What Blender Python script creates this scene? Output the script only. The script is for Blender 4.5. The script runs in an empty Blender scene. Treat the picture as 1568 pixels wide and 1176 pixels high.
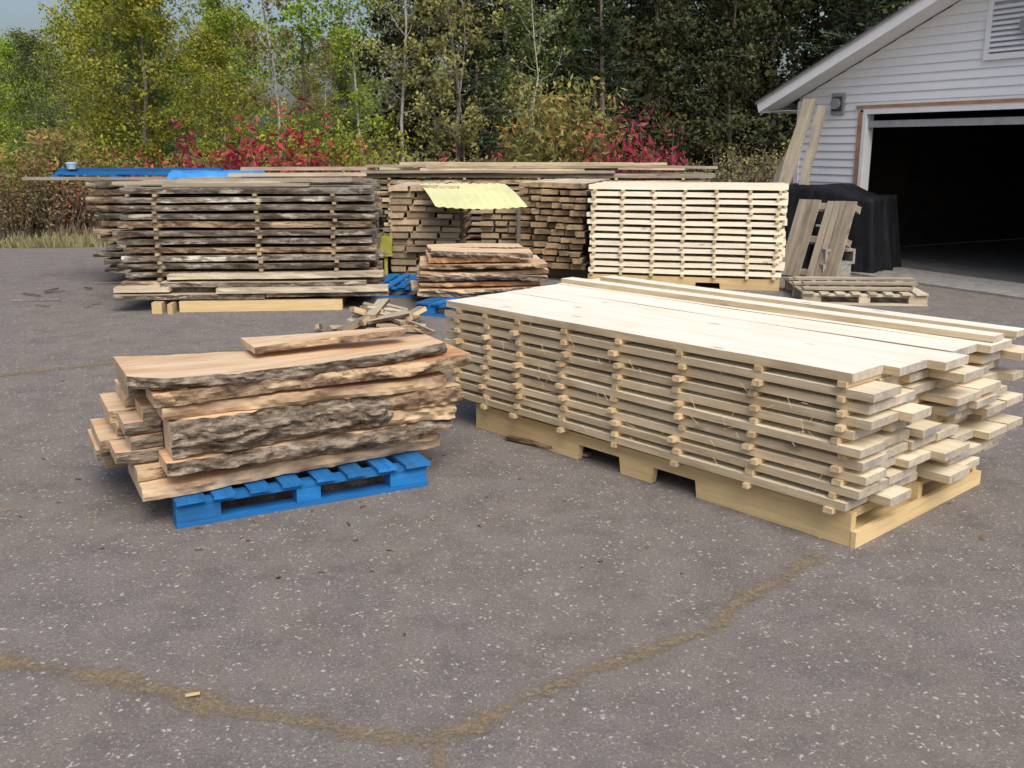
import bpy, math, random
import numpy as np
from mathutils import Vector, Matrix, noise, Euler
random.seed(7)
R=random.random
U=random.uniform
scene=bpy.context.scene
def nz(x,y=0.0,z=0.0): return noise.noise(Vector((x,y,z)))

# ------------------------------------------------------------ materials
def base_mat(name,rough=0.8,spec=0.3):
    m=bpy.data.materials.new(name); m.use_nodes=True
    nt=m.node_tree; b=nt.nodes['Principled BSDF']
    b.inputs['Roughness'].default_value=rough
    b.inputs['Specular IOR Level'].default_value=spec
    return m,nt,b
def nd(nt,t,ins=None,**p):
    n=nt.nodes.new(t)
    for k,v in p.items(): setattr(n,k,v)
    if ins:
        for k,v in ins.items():
            if isinstance(v,bpy.types.NodeSocket): nt.links.new(v,n.inputs[k])
            else: n.inputs[k].default_value=v
    return n
def ramp(nt,fac,stops):
    n=nt.nodes.new('ShaderNodeValToRGB'); nt.links.new(fac,n.inputs[0])
    cr=n.color_ramp
    while len(cr.elements)<len(stops): cr.elements.new(0.5)
    for e,(p,c) in zip(cr.elements,stops):
        e.position=p; e.color=(c,c,c,1) if isinstance(c,(int,float)) else (*c,1)
    return n.outputs[0]
def mix(nt,f,a,b,mode='MIX'):
    n=nt.nodes.new('ShaderNodeMix'); n.data_type='RGBA'; n.blend_type=mode
    for i,v in ((0,f),(6,a),(7,b)):
        if isinstance(v,bpy.types.NodeSocket): nt.links.new(v,n.inputs[i])
        else: n.inputs[i].default_value=v if i==0 else (*v,1)
    return n.outputs[2]
def math_(nt,op,a,b=0.5):
    n=nt.nodes.new('ShaderNodeMath'); n.operation=op
    for i,v in ((0,a),(1,b)):
        if isinstance(v,bpy.types.NodeSocket): nt.links.new(v,n.inputs[i])
        else: n.inputs[i].default_value=v
    return n.outputs[0]
def noise_(nt,vec,scale,detail=4,rough=0.6,sc=None):
    if sc: vec=nd(nt,'ShaderNodeMapping',{'Vector':vec,'Scale':sc}).outputs[0]
    return nd(nt,'ShaderNodeTexNoise',{'Vector':vec,'Scale':scale,'Detail':min(detail,5),'Roughness':rough}).outputs['Fac']
def bump(nt,b,h,s,d=0.01):
    n=nd(nt,'ShaderNodeBump',{'Height':h,'Strength':s,'Distance':d}); nt.links.new(n.outputs[0],b.inputs['Normal'])
def attr(nt,name): return nd(nt,'ShaderNodeAttribute',attribute_name=name)

def wood(name,dark,light,stain=None,stain_amt=0.4,g=22,bs=0.4,knots=True,rough=0.75,stainlo=0.5):
    m,nt,b=base_mat(name,rough,0.25)
    lc=attr(nt,'lc').outputs['Vector']; tint=attr(nt,'tint').outputs['Fac']
    g1=noise_(nt,lc,1.0,4,0.65,(1.3,g,g)); g2=noise_(nt,lc,1.0,2,0.6,(5,g*5,g*5))
    f=math_(nt,'ADD',math_(nt,'MULTIPLY',g1,0.7),math_(nt,'MULTIPLY',g2,0.3))
    col=ramp(nt,f,[(0.32,dark),(0.6,light)])
    if stain:
        s=noise_(nt,lc,1.0,4,0.6,(1.6,5,5))
        col=mix(nt,math_(nt,'MULTIPLY',ramp(nt,s,[(stainlo,0.0),(stainlo+0.16,1.0)]),stain_amt),col,stain)
    if knots:
        v=nd(nt,'ShaderNodeTexVoronoi',{'Vector':nd(nt,'ShaderNodeMapping',{'Vector':lc,'Scale':(2.2,6,6)}).outputs[0],'Scale':1.0})
        k=ramp(nt,v.outputs['Distance'],[(0.05,1.0),(0.12,0.0)])
        col=mix(nt,math_(nt,'MULTIPLY',k,0.6),col,tuple(c*0.35 for c in dark))
    col=mix(nt,1.0,col,nd(nt,'ShaderNodeCombineColor',{0:tint,1:tint,2:tint}).outputs[0],'MULTIPLY')
    nt.links.new(col,b.inputs['Base Color']); bump(nt,b,f,bs,0.004)
    return m
def bark(name,c0,c1,c2,sc=(5,26,26),bs=1.0,patch=None,dist=0.02,plo=.5):
    m,nt,b=base_mat(name,0.95,0.1)
    lc=attr(nt,'lc').outputs['Vector']; tint=attr(nt,'tint').outputs['Fac']
    n1=noise_(nt,lc,1.0,5,0.72,sc); n2=noise_(nt,lc,3.0,3,0.5)
    col=ramp(nt,n1,[(0.34,c0),(0.48,c1),(0.64,c2)])
    col=mix(nt,ramp(nt,n2,[(0.45,0.0),(0.75,0.4)]),col,c0)
    if patch:
        p=noise_(nt,lc,1.0,5,0.7,(2.5,9,9))
        col=mix(nt,ramp(nt,p,[(plo,0.0),(plo+.07,1.0)]),col,patch)
    col=mix(nt,1.0,col,nd(nt,'ShaderNodeCombineColor',{0:tint,1:tint,2:tint}).outputs[0],'MULTIPLY')
    nt.links.new(col,b.inputs['Base Color']); bump(nt,b,n1,bs,dist)
    return m
def plain(name,c,rough=0.7,var=0.25,sc=6,spec=0.3,bs=0.15,metal=0.0):
    m,nt,b=base_mat(name,rough,spec)
    tc=nd(nt,'ShaderNodeTexCoord').outputs['Object']
    n=noise_(nt,tc,sc,4,0.65)
    nt.links.new(ramp(nt,n,[(0.3,tuple(x*(1-var) for x in c)),(0.7,tuple(min(1,x*(1+var)) for x in c))]),b.inputs['Base Color'])
    b.inputs['Metallic'].default_value=metal
    bump(nt,b,n,bs,0.01)
    return m

M={}
M['pine']=wood('fresh_pine',(0.68,0.58,0.41),(0.84,0.77,0.61),(0.60,0.46,0.29),0.35)
M['pine_top']=wood('fresh_pine_planed',(0.76,0.70,0.56),(0.88,0.84,0.74),(0.74,0.63,0.48),0.3)
M['pine_white']=wood('fresh_pine_edge_pale',(0.78,0.70,0.53),(0.90,0.85,0.71),(0.74,0.62,0.44),0.25)
M['pine_end']=wood('pine_end_grain',(0.34,0.31,0.27),(0.56,0.49,0.39),(0.26,0.26,0.27),0.8,g=40)
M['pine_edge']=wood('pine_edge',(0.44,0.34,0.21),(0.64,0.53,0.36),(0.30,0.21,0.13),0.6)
M['sticker']=wood('sticker_wood',(0.50,0.36,0.19),(0.72,0.56,0.34),None)
M['skirt']=wood('skirt_pine',(0.50,0.37,0.18),(0.66,0.51,0.28),(0.42,0.28,0.13),0.3)
M['brownend']=wood('wane_board_end',(0.20,0.13,0.075),(0.44,0.31,0.18),(0.06,0.045,0.035),0.8,g=30)
M['weather']=wood('weathered_wood',(0.24,0.205,0.155),(0.45,0.395,0.31),(0.14,0.115,0.095),0.5)
M['weather_lt']=wood('weathered_light_wood',(0.44,0.37,0.27),(0.67,0.59,0.44),(0.28,0.23,0.18),0.5)
M['slabf']=wood('slab_face',(0.52,0.36,0.22),(0.73,0.56,0.38),(0.54,0.28,0.14),0.65,g=14)
M['slabe']=wood('slab_end',(0.50,0.37,0.24),(0.68,0.54,0.37),(0.36,0.23,0.14),0.5,g=18)
M['slabedge']=wood('slab_edge_sapwood',(0.38,0.26,0.15),(0.63,0.49,0.33),(0.16,0.095,0.06),0.8,g=10,bs=0.8,stainlo=0.45)
M['orange']=wood('orange_heartwood',(0.44,0.21,0.10),(0.66,0.41,0.22),(0.24,0.12,0.06),0.5)
M['bark']=bark('rough_bark',(0.045,0.035,0.027),(0.18,0.145,0.11),(0.42,0.36,0.29),sc=(7,22,30),bs=1.0,dist=0.03)
M['barkmix']=bark('edge_bark',(0.06,0.04,0.028),(0.22,0.15,0.10),(0.44,0.34,0.23),sc=(6,20,20),patch=(0.56,0.42,0.27))
M['barkgrey']=bark('grey_edge_bark',(0.045,0.036,0.028),(0.15,0.12,0.095),(0.40,0.35,0.29),sc=(4,16,16),patch=(0.58,0.54,0.46),plo=.56)
M['bluewood']=wood('blue_painted_wood',(0.010,0.11,0.36),(0.02,0.21,0.56),(0.04,0.10,0.18),0.45,knots=False)
M['bluelt']=plain('blue_tarp',(0.05,0.24,0.6),0.5,0.25,4)
M['ltbucket']=plain('pale_blue_plastic',(0.35,0.5,0.6),0.5,0.1)
M['white']=plain('white_siding',(0.85,0.87,0.90),0.6,0.03,3)
M['whitetrim']=plain('white_trim',(0.86,0.87,0.88),0.55,0.04,3)
M['browntrim']=plain('brown_trim',(0.44,0.25,0.14),0.7,0.25,5)
M['shingle']=plain('roof_shingle',(0.10,0.095,0.09),0.9,0.4,12)
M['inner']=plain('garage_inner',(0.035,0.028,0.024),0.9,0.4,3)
M['concrete']=plain('concrete',(0.27,0.265,0.25),0.9,0.25,8)
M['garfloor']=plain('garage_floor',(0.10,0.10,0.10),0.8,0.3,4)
M['black']=plain('black_cover',(0.010,0.011,0.014),0.7,0.4,7,0.2)
M['grey']=plain('grey_metal',(0.33,0.34,0.35),0.5,0.2,5)
M['darkgrey']=plain('dark_grey',(0.07,0.07,0.075),0.6,0.3,5)
M['sheet']=plain('pale_yellow_sheet',(0.66,0.67,0.36),0.5,0.1,2)
M['yellow']=plain('yellow_plastic',(0.38,0.36,0.07),0.5,0.3,3)
M['cinder']=plain('concrete_block',(0.3,0.29,0.27),0.95,0.3,30)

# ------------------------------------------------------------ mesh builder
class MB:
    def __init__(s,mats):
        s.v=[];s.f=[];s.m=[];s.lc=[];s.t=[];s.mats=mats;s.ix={k:i for i,k in enumerate(mats)}
    def raw(s,vs,fs,ms,lcs,tint,Mx=None):
        o=len(s.v)
        for v in vs: s.v.append(tuple(Mx@Vector(v)) if Mx else tuple(v))
        s.f+= [tuple(i+o for i in f) for f in fs]; s.m+=[s.ix[m] for m in ms]
        s.lc+=lcs; s.t+=[tint]*len(vs)
    def box(s,c,d,mats,rot=(0,0,0),tint=1.0,jit=0.0):
        if isinstance(mats,str): mats=(mats,)*3
        x,y,z=(q/2 for q in d)
        vs=[(sx*x+U(-jit,jit),sy*y+U(-jit,jit),sz*z+U(-jit,jit)) for sx in(-1,1) for sy in(-1,1) for sz in(-1,1)]
        fs=[(0,1,3,2),(4,6,7,5),(0,4,5,1),(2,3,7,6),(0,2,6,4),(1,5,7,3)]
        ms=[mats[2],mats[2],mats[1],mats[1],mats[0],mats[0]]
        off=(U(0,50),U(0,50),U(0,50))
        s.raw(vs,fs,ms,[(v[0]+off[0],v[1]+off[1],v[2]+off[2]) for v in vs],tint,Matrix.Translation(c)@Euler(rot).to_matrix().to_4x4())
    def slab(s,L,yf,yb,th,Mx,mats,nseg=20,nside=1,tint=1.0,bulge=0.0,rough=0.0,slant=0.0,zw=0.0,fr=8):
        sd=U(0,100); vs=[];fs=[];ms=[]
        for i in range(nseg+1):
            x=L*i/nseg; a=yf(x); b=yb(x); w=zw*nz(x*0.9,sd)
            xe=x+(rough*1.5*nz(sd,i) if i in(0,nseg) else 0)
            for j in range(nside+1):
                f=j/nside
                vs.append((xe,a-bulge*math.sin(math.pi*f)+rough*(nz(x*fr,f*th*25,sd)+0.6*nz(x*fr*3,f*th*60,sd))-slant*f,th*(1-f)+w))
            for j in range(nside+1):
                f=1-j/nside
                vs.append((xe,b+bulge*math.sin(math.pi*f)+rough*nz(x*fr,f*th*25,sd+9)+slant*f,th*(1-f)+w))
        n=2*(nside+1)
        for i in range(nseg):
            for k in range(n):
                k2=(k+1)%n
                fs.append((i*n+k,i*n+k2,(i+1)*n+k2,(i+1)*n+k))
                ms.append(mats[0] if k in(nside,n-1) else mats[1])
        fs.append(tuple(range(n-1,-1,-1))); ms.append(mats[2])
        fs.append(tuple(nseg*n+k for k in range(n))); ms.append(mats[2])
        off=(U(0,50),U(0,50),U(0,50))
        s.raw(vs,fs,ms,[(v[0]+off[0],v[1]+off[1],v[2]+off[2]) for v in vs],tint,Mx)
    def obj(s,name,loc=(0,0,0),rz=0,parent=None,smooth=False):
        me=bpy.data.meshes.new(name); me.from_pydata(s.v,[],s.f)
        for k in s.mats: me.materials.append(M[k])
        me.polygons.foreach_set('material_index',s.m)
        a=me.attributes.new('lc','FLOAT_VECTOR','POINT'); a.data.foreach_set('vector',np.array(s.lc,dtype=np.float32).ravel())
        a=me.attributes.new('tint','FLOAT','POINT'); a.data.foreach_set('value',np.array(s.t,dtype=np.float32))
        if smooth: me.polygons.foreach_set('use_smooth',[True]*len(me.polygons))
        me.update()
        o=bpy.data.objects.new(name,me); scene.collection.objects.link(o)
        o.location=loc; o.rotation_euler=(0,0,rz); o.parent=parent
        return o
def empty(name,loc=(0,0,0),rz=0):
    o=bpy.data.objects.new(name,None); scene.collection.objects.link(o); o.location=loc; o.rotation_euler=(0,0,rz); return o
T=Matrix.Translation
def RZ(a): return Matrix.Rotation(a,4,'Z')
rad=math.radians

# ------------------------------------------------------------ ground
def sheet(name,pts,z,mat):
    me=bpy.data.meshes.new(name); me.from_pydata([(x,y,z) for x,y in pts],[],[tuple(range(len(pts)))]); me.materials.append(mat); me.update()
    o=bpy.data.objects.new(name,me); scene.collection.objects.link(o); return o
m,nt,b=base_mat('grass_ground',0.95,0.1)
tc=nd(nt,'ShaderNodeTexCoord').outputs['Object']
n1=noise_(nt,tc,0.6,4,0.65); n2=noise_(nt,tc,14,4,0.7)
c=mix(nt,n2,ramp(nt,n1,[(0.4,(0.16,0.17,0.07)),(0.6,(0.26,0.21,0.13))]),(0.12,0.10,0.05))
nt.links.new(c,b.inputs['Base Color']); bump(nt,b,n2,0.8,0.05)
sheet('ground',[(-250,-250),(250,-250),(250,250),(-250,250)],-0.004,m)

m,nt,b=base_mat('asphalt',0.92,0.2)
tc=nd(nt,'ShaderNodeTexCoord').outputs['Object']
big=noise_(nt,tc,0.45,4,0.6); mid=noise_(nt,tc,4,5,0.75); fine=noise_(nt,tc,105,4,0.8)
col=ramp(nt,fine,[(0.28,(0.075,0.067,0.063)),(0.5,(0.178,0.162,0.153)),(0.75,(0.30,0.277,0.262))])
col=mix(nt,ramp(nt,big,[(0.42,0.0),(0.62,0.4)]),col,(0.205,0.175,0.15))
col=mix(nt,ramp(nt,mid,[(0.35,0.45),(0.52,0.0)]),col,(0.095,0.087,0.084))
col=mix(nt,ramp(nt,mid,[(0.52,0.0),(0.7,0.3)]),col,(0.26,0.235,0.215))
wv=nd(nt,'ShaderNodeVectorMath',{0:tc,1:nd(nt,'ShaderNodeVectorMath',{0:nd(nt,'ShaderNodeTexNoise',{'Vector':tc,'Scale':70.0,'Detail':1.0}).outputs['Color'],1:(0.024,0.024,0.024)},operation='MULTIPLY').outputs[0]},operation='ADD').outputs[0]
for sc,th,cc,amt,ch in ((60,0.91,(0.54,0.515,0.485),0.8,0),(105,0.78,(0.42,0.39,0.365),0.6,0),(85,0.85,(0.25,0.16,0.12),0.5,1)):
    v=nd(nt,'ShaderNodeTexVoronoi',{'Vector':wv,'Scale':float(sc)})
    sep=nd(nt,'ShaderNodeSeparateColor',{0:v.outputs['Color']})
    k=math_(nt,'MULTIPLY',math_(nt,'GREATER_THAN',sep.outputs[ch],th),ramp(nt,v.outputs['Distance'],[(0.22,1.0),(0.48,0.0)]))
    col=mix(nt,math_(nt,'MULTIPLY',k,amt),col,cc)
nt.links.new(col,b.inputs['Base Color']); bump(nt,b,fine,0.5,0.006)
edge=[(-60,-40),(40,-40),(40,17)]
x=20.0
while x>-60: edge.append((x,16.6+0.5*nz(x*0.3)+0.25*nz(x*1.7))); x-=0.6
sheet('asphalt_lot',edge,0.0,m)

m,nt,b=base_mat('crack_fill',0.95,0.1)
lc=attr(nt,'lc').outputs['Vector']; tc=nd(nt,'ShaderNodeTexCoord').outputs['Object']
n=noise_(nt,tc,60,5,0.75); pz=noise_(nt,tc,3.5,3,0.6)
nt.links.new(ramp(nt,n,[(0.3,(0.15,0.115,0.08)),(0.5,(0.30,0.235,0.15)),(0.75,(0.48,0.39,0.26))]),b.inputs['Base Color'])
bump(nt,b,n,0.8,0.01)
sx=nd(nt,'ShaderNodeSeparateXYZ',{0:lc}).outputs[1]
ns=noise_(nt,tc,20,5,0.8)
wgt=math_(nt,'ADD',math_(nt,'ABSOLUTE',sx,0),math_(nt,'MULTIPLY',math_(nt,'SUBTRACT',ns,0.5),3.4))
wgt=math_(nt,'ADD',wgt,math_(nt,'MULTIPLY',math_(nt,'SUBTRACT',pz,0.45),1.8))
al=ramp(nt,wgt,[(0.05,0.7),(0.85,0.0)])
tr=nd(nt,'ShaderNodeBsdfTransparent'); ms_=nd(nt,'ShaderNodeMixShader',{0:al,1:tr.outputs[0],2:b.outputs[0]})
nt.links.new(ms_.outputs[0],nt.nodes['Material Output'].inputs[0]); M['crack']=m
def crack(pts,w,mb):
    P=[]
    for (x0,y0),(x1,y1) in zip(pts,pts[1:]):
        k=max(2,int(math.hypot(x1-x0,y1-y0)/0.03))
        P+=[(x0+(x1-x0)*i/k,y0+(y1-y0)*i/k) for i in range(k)]
    P.append(pts[-1]); vs=[];fs=[];lcs=[]
    for i,p in enumerate(P):
        q=P[min(i+1,len(P)-1)]; r=P[max(i-1,0)]
        d=Vector((q[0]-r[0],q[1]-r[1])).normalized(); n=Vector((-d.y,d.x))
        o=0.03*nz(p[0]*4,p[1]*4)+0.014*nz(p[0]*16,p[1]*16); ww=w*(0.9+0.6*nz(p[0]*6,p[1]*6,5))
        for s_ in(-1,0,1):
            vs.append((p[0]+n.x*(o+s_*ww),p[1]+n.y*(o+s_*ww),0.0)); lcs.append((i*0.03,s_,0))
    for i in range(len(P)-1):
        for k in(0,1): fs.append((i*3+k,i*3+k+1,(i+1)*3+k+1,(i+1)*3+k))
    mb.raw(vs,fs,['crack']*len(fs),lcs,1.0)
mb=MB(['crack'])
crack([(-5,3.9),(-2.6,3.2),(-1.69,2.93),(-1.21,2.79),(-.9,2.66),(-.6,2.56),(-.23,2.46)],0.08,mb); mb.obj('asphalt_crack',(0,0,0.004))
mb=MB(['crack']); crack([(-.25,2.44),(.073,2.72),(.356,2.91),(.706,3.16),(.962,3.45),(1.29,3.79)],0.062,mb); mb.obj('asphalt_crack',(0,0,0.008))
mb=MB(['crack']); crack([(-.22,2.47),(-.195,2.35),(-.12,1.2),(0,-1)],0.05,mb); mb.obj('asphalt_crack',(0,0,0.012))
mb=MB(['crack']); crack([(-8,5.6),(-5,6.6),(-3.79,7.07),(-3.07,7.56),(-2.2,8.0)],0.12,mb); mb.obj('asphalt_crack',(0,0,0.004))

# ------------------------------------------------------------ front lumber stack
def const(v): return lambda x:v
mats=['pine','pine_top','pine_end','pine_edge','sticker','skirt','pine_white']
root=empty('lumber_stack',(-.216,5.70,0),rad(-48))
mb=MB(mats)
NL=10; z0=.15; pitch=.06; th=.036
for l in range(NL):
    z=z0+l*pitch+.024
    y=-.04+U(-.01,.01)
    k=0
    while y<1.30:
        w=U(.17,.25) if l<NL-1 else U(.2,.27)
        if y+w>1.42: w=1.42-y
        xs=-.20+U(-.07,.05)-(.08 if k>3 else 0); xe=2.50+U(-.05,.05)+(.05*math.sin(k*2.1+l))
        if k>2 and l<NL-1: xe+=U(0,.10)
        if k==0: xe=min(xe,2.53)
        if l==NL-1: xs=-.22-.02*k; xe=[2.43,2.50,2.58,2.5,2.56,2.50,2.48][min(k,6)]
        L=xe-xs; s1=U(0,99); s2=U(0,99)
        tn=U(.82,1.02) if l<NL-1 else U(.97,1.02)
        yf=lambda x,y=y,s1=s1:y+.005*nz(x*1.5,s1); yb=lambda x,y=y,w=w,s2=s2:y+w+.005*nz(x*1.5,s2)
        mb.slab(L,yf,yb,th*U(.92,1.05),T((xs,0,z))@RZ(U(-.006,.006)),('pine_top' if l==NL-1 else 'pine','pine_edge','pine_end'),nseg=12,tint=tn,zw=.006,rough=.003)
        y+=w+U(.004,.014); k+=1
mb.slab(2.85,const(1.02),const(1.13),.03,T((-.3,0,z0+NL*pitch+.002))@RZ(.012),('pine_top','pine_edge','pine_end'),nseg=8,tint=1.0,zw=.004)
mb.slab(2.75,const(1.28),const(1.40),.03,T((-.2,0,z0+NL*pitch+.002))@RZ(-.006),('pine_top','pine_edge','pine_end'),nseg=8,tint=.98,zw=.004)
mb.obj('boards',parent=root)
mb=MB(mats)
for l in range(NL):
    z=z0+l*pitch+.012
    for xx in (-.12,.14,.42,.78,1.16,1.56,1.98,2.40):
        a=-.045-(U(0,.012) if l==NL-1 else U(0,.04)); bb=1.36+U(0,.05)
        mb.box((xx+U(-.018,.018),(a+bb)/2,z),(bb-a,U(.028,.045),.0235),'sticker',(0,0,rad(90)+U(-.02,.02)),U(.7,1.05),.001)
# sawing fibres hanging on the front edges
for i in range(90):
    xx=U(0,2.4); zz=z0+.05+U(0,.52); mb.box((xx,-.052,zz),(U(.02,.07),.0016,.0016),'sticker',(U(-.6,.6),U(-1.2,1.2),U(-.5,.5)),1.1)
mb.obj('stickers',parent=root)
mb=MB(mats)
def stringer(mb,y,L,H,t,cuts,mat,ch,tint=1):
    prof=[(0,0)]
    for a,c_ in cuts: prof+=[(a,0),(a+.012,ch),(c_-.012,ch),(c_,0)]
    prof+=[(L,0),(L,H),(0,H)]
    n=len(prof); vs=[(p[0],y-t/2,p[1]) for p in prof]+[(p[0],y+t/2,p[1]) for p in prof]
    fs=[tuple(range(n)),tuple(range(2*n-1,n-1,-1))]+[(i,i+n,(i+1)%n+n,(i+1)%n) for i in range(n)]
    off=U(0,40)
    mb.raw(vs,fs,[mat]*len(fs),[(v[0]+off,v[1],v[2]) for v in vs],tint)
for y in (.02,.62,1.2): stringer(mb,y,2.46,.146,.04,[(.85,1.165),(1.37,1.655)],'skirt',.085)
for xx,w_ in((.06,.1),(2.40,.1)): mb.box((xx,.61,.02+.012),(1.10,w_,.022),'skirt',(0,0,rad(90)),.9)
mb.box((2.475,.61,.035),(1.22,.025,.07),'skirt',(0,0,rad(90)),1.05)
for xx in(.5,1.0,1.5,2.0,2.38): mb.box((xx,.62,.118),(1.1,.09,.04),'skirt',(0,0,rad(90)),.8)
mb.obj('skirted_base',parent=root)

# ------------------------------------------------------------ pallets
def pallet(name,loc,rz,mat,L=1.21,W=1.0,tilt=None,missing=(),H=.095):
    root=empty(name,loc,rz)
    if tilt: root.rotation_euler=tilt
    mb=MB([mat])
    for y in(.02,W/2,W-.02):
        mb.box((L/2,y,.011),(L,.09,.02),mat,(0,0,0),U(.8,1)); mb.box((L/2,y+.001,.0215+H-.012),(L-.004,.085,.022),mat,(0,0,0),U(.8,1))
        for c_,w_ in((.1,.2),(L/2,.12),(L-.1,.196)): mb.box((c_,y+.0015,.0215+(H-.024)/2),(w_-.004,.08,H-.026),mat,(0,0,0),U(.75,1))
    mb.obj('rails_and_blocks',parent=root)
    mb=MB([mat]); n=8
    for i in range(n):
        if i in missing: continue
        w=.095 if 0<i<n-1 else .13
        mb.box((.06+(L-.12)*i/(n-1),W/2,.0225+H+.009),(W+.09+U(0,.03),w,.017),mat,(0,0,rad(90)+U(-.015,.015)),U(.75,1.1),.002)
    mb.obj('deck',parent=root)
    return root
pallet('blue_pallet',(-1.499,4.09,0),rad(28.2),'bluewood')

# ------------------------------------------------------------ live edge slab pile
sm=['slabf','slabe','slabedge','bark','barkmix','orange','pine','sticker','weather_lt']
sl=empty('live_edge_slab_stack',(-1.499,4.057,0),rad(28.2))
mb=MB(sm)
def live(x0,x1,f0,f1,b0,b1,z,th,mats,amp=.04,seed=0,nside=3,bulge=.008,rough=.012,slant=.0,rz=0,tilt=0,tint=1.0,zw=.01,cut=0.0,endcut=0.0):
    L=x1-x0
    yf=lambda x:f0+(f1-f0)*x/L+amp*nz(x*2.3+seed,seed)+amp*.5*nz(x*6,seed)+cut*max(0,.12-x)/.12+endcut*max(0,x-(L-.3))/.3
    yb=lambda x:b0+(b1-b0)*x/L+amp*nz(x*2.3+seed+30,seed)
    mb.slab(L,yf,yb,th,T((x0,0,z))@RZ(rz)@Matrix.Rotation(tilt,4,'Y'),mats,nseg=90,nside=nside,bulge=bulge,rough=rough,slant=slant,zw=zw,tint=tint)
F='slabf';E='slabe'
live(-.11,1.36,.03,.16,.50,.55,.143,.058,(F,'slabedge',E),.03,1,rough=.015)
live(-.20,1.20,.60,.62,.98,.95,.143,.056,(F,'barkmix',E),.03,2)
live(-.12,1.32,.12,.10,.56,.60,.207,.053,(F,'barkmix',E),.035,3,tint=.85,rough=.02)
live(-.25,1.1,.50,.55,.9,.9,.207,.058,(F,'bark',E),.03,4)
live(.0,1.40,-.01,.08,.45,.45,.264,.056,(F,'bark',E),.04,5,bulge=.015,rough=.035,slant=.02,tint=1.1)
live(.02,1.06,.02,.03,.42,.42,.325,.165,(F,'bark',E),.03,7,nside=12,bulge=.05,rough=.05,tint=1.05,endcut=.06)
live(.93,1.40,.075,.05,.42,.42,.325,.070,(F,'slabedge',E),.03,17,nside=4,bulge=.015,rough=.035,cut=.05)
live(.90,1.43,.055,.03,.42,.42,.400,.088,(F,'barkmix',E),.03,18,nside=5,bulge=.025,rough=.03,tint=1.1,cut=.05)
for i,(xx,zz) in enumerate(((-.23,.268),(-.16,.335),(-.18,.40),(-.10,.462))):
    live(xx,1.1,.44+.02*i,.5,.86,.86,zz,.056,(F,'barkmix',E),.015,20+i)
    live(xx+.04,.015,.20,.20,.42,.42,zz,.056,(F,'bark',E),.012,30+i)
live(.0,1.36,.03,.02,.62,.55,.493,.055,('slabf','slabedge',E),.03,8,tint=1.1,rough=.014,endcut=.03)
live(-.1,.4,.28,.2,.7,.7,.553,.05,(F,'bark',E),.02,9,tint=.8,rough=.02)
live(-.03,1.49,.04,-.03,.58,.42,.556,.06,('orange','barkmix',E),.03,10,nside=3,tint=1.0,rough=.02,tilt=-.02,endcut=.06)
live(-.11,1.36,.02,.0,.60,.30,.628,.055,(F,'bark',E),.055,11,nside=4,bulge=.012,rough=.03,tilt=-.012,cut=.12,zw=.03,endcut=.08)
live(.46,1.2,.24,.16,.52,.22,.705,.032,(F,'barkmix',E),.03,12,nside=3,bulge=.006,rough=.012,tilt=-.045)
for xx in(.1,.6,1.15): mb.box((xx,.3,.62),(.5,.035,.018),'sticker',(0,0,rad(90)),.8)
mb.obj('slabs',parent=sl)

# ------------------------------------------------------------ generic wane-edge stack
def wane_stack(name,loc,rz,L,D,rows,z0,pitch,th,front,facemat,endmat,stx,seed,nb=4,stkmat='sticker',along='x',stagger=None,xj=.05,amp=.015,bears=True,tints=(.75,1.1),st=(.6,.95),sw=.04,wvar=0):
    random.seed(seed); root=empty(name,loc,rz); mats=list(dict.fromkeys([facemat,endmat,*front,stkmat,'weather','skirt'])); mb=MB(mats)
    for r in range(rows):
        z=z0+r*pitch+(pitch-th)
        if along=='x':
            y=U(-.02,.02); w=D/nb
            for k in range(nb):
                a=y+k*w; bk=a+w*.9; s1=U(0,99)
                x0=U(-xj,xj); x1=L+U(-xj,xj)
                fm=front[int(R()*len(front))]
                mb.slab(x1-x0,lambda x:a+amp*nz(x*2,s1),lambda x:bk+amp*nz(x*2,s1+9),th*U(.8,1.1),T((x0,0,z)),(facemat,fm,endmat),nseg=30,nside=2,rough=.012,bulge=.004,slant=U(-.012,.012),zw=.014,tint=U(*tints))
        else:
            a=0
            while a<L-.06:
                ws=min(L-a,(L/nb)*U(1-wvar,1+wvar)); s1=U(0,99)
                y0=(stagger(a) if stagger else 0)+U(-xj,xj); y1=D+U(-xj,xj)
                mb.slab(y1-y0,lambda x:-a-ws*.93+amp*nz(x*2,s1),lambda x:-a+amp*nz(x*2,s1+9),th*U(.85,1.1),T((0,y0,z))@RZ(rad(90)),(facemat,front[int(R()*len(front))],endmat),nseg=10,nside=2,rough=.006,slant=U(-.015,.015),tint=U(*tints))
                a+=ws+.008
    mb.obj('boards',parent=root)
    mb=MB(mats)
    for r in range(rows):
        z=z0+r*pitch+(pitch-th)/2
        for q in stx:
            if along=='x': mb.box((q+U(-.02,.02),D/2-.01,z),(D+.03+U(0,.05),sw,pitch-th),stkmat,(0,0,rad(90)),U(*st))
            else: mb.box((L/2,q,z),(L*.96,.04,pitch-th),stkmat,(0,0,0),U(*st))
    if bears:
        for q in (stx[0],stx[len(stx)//2],stx[-1]):
            if along=='x': mb.box((q,D/2,z0/2),(D,.12,z0),'weather',(0,0,rad(90)),.8)
            else: mb.box((L/2,q,z0/2),(L,.12,z0),'weather',(0,0,0),.8)
    mb.obj('stickers',parent=root); return root

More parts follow.
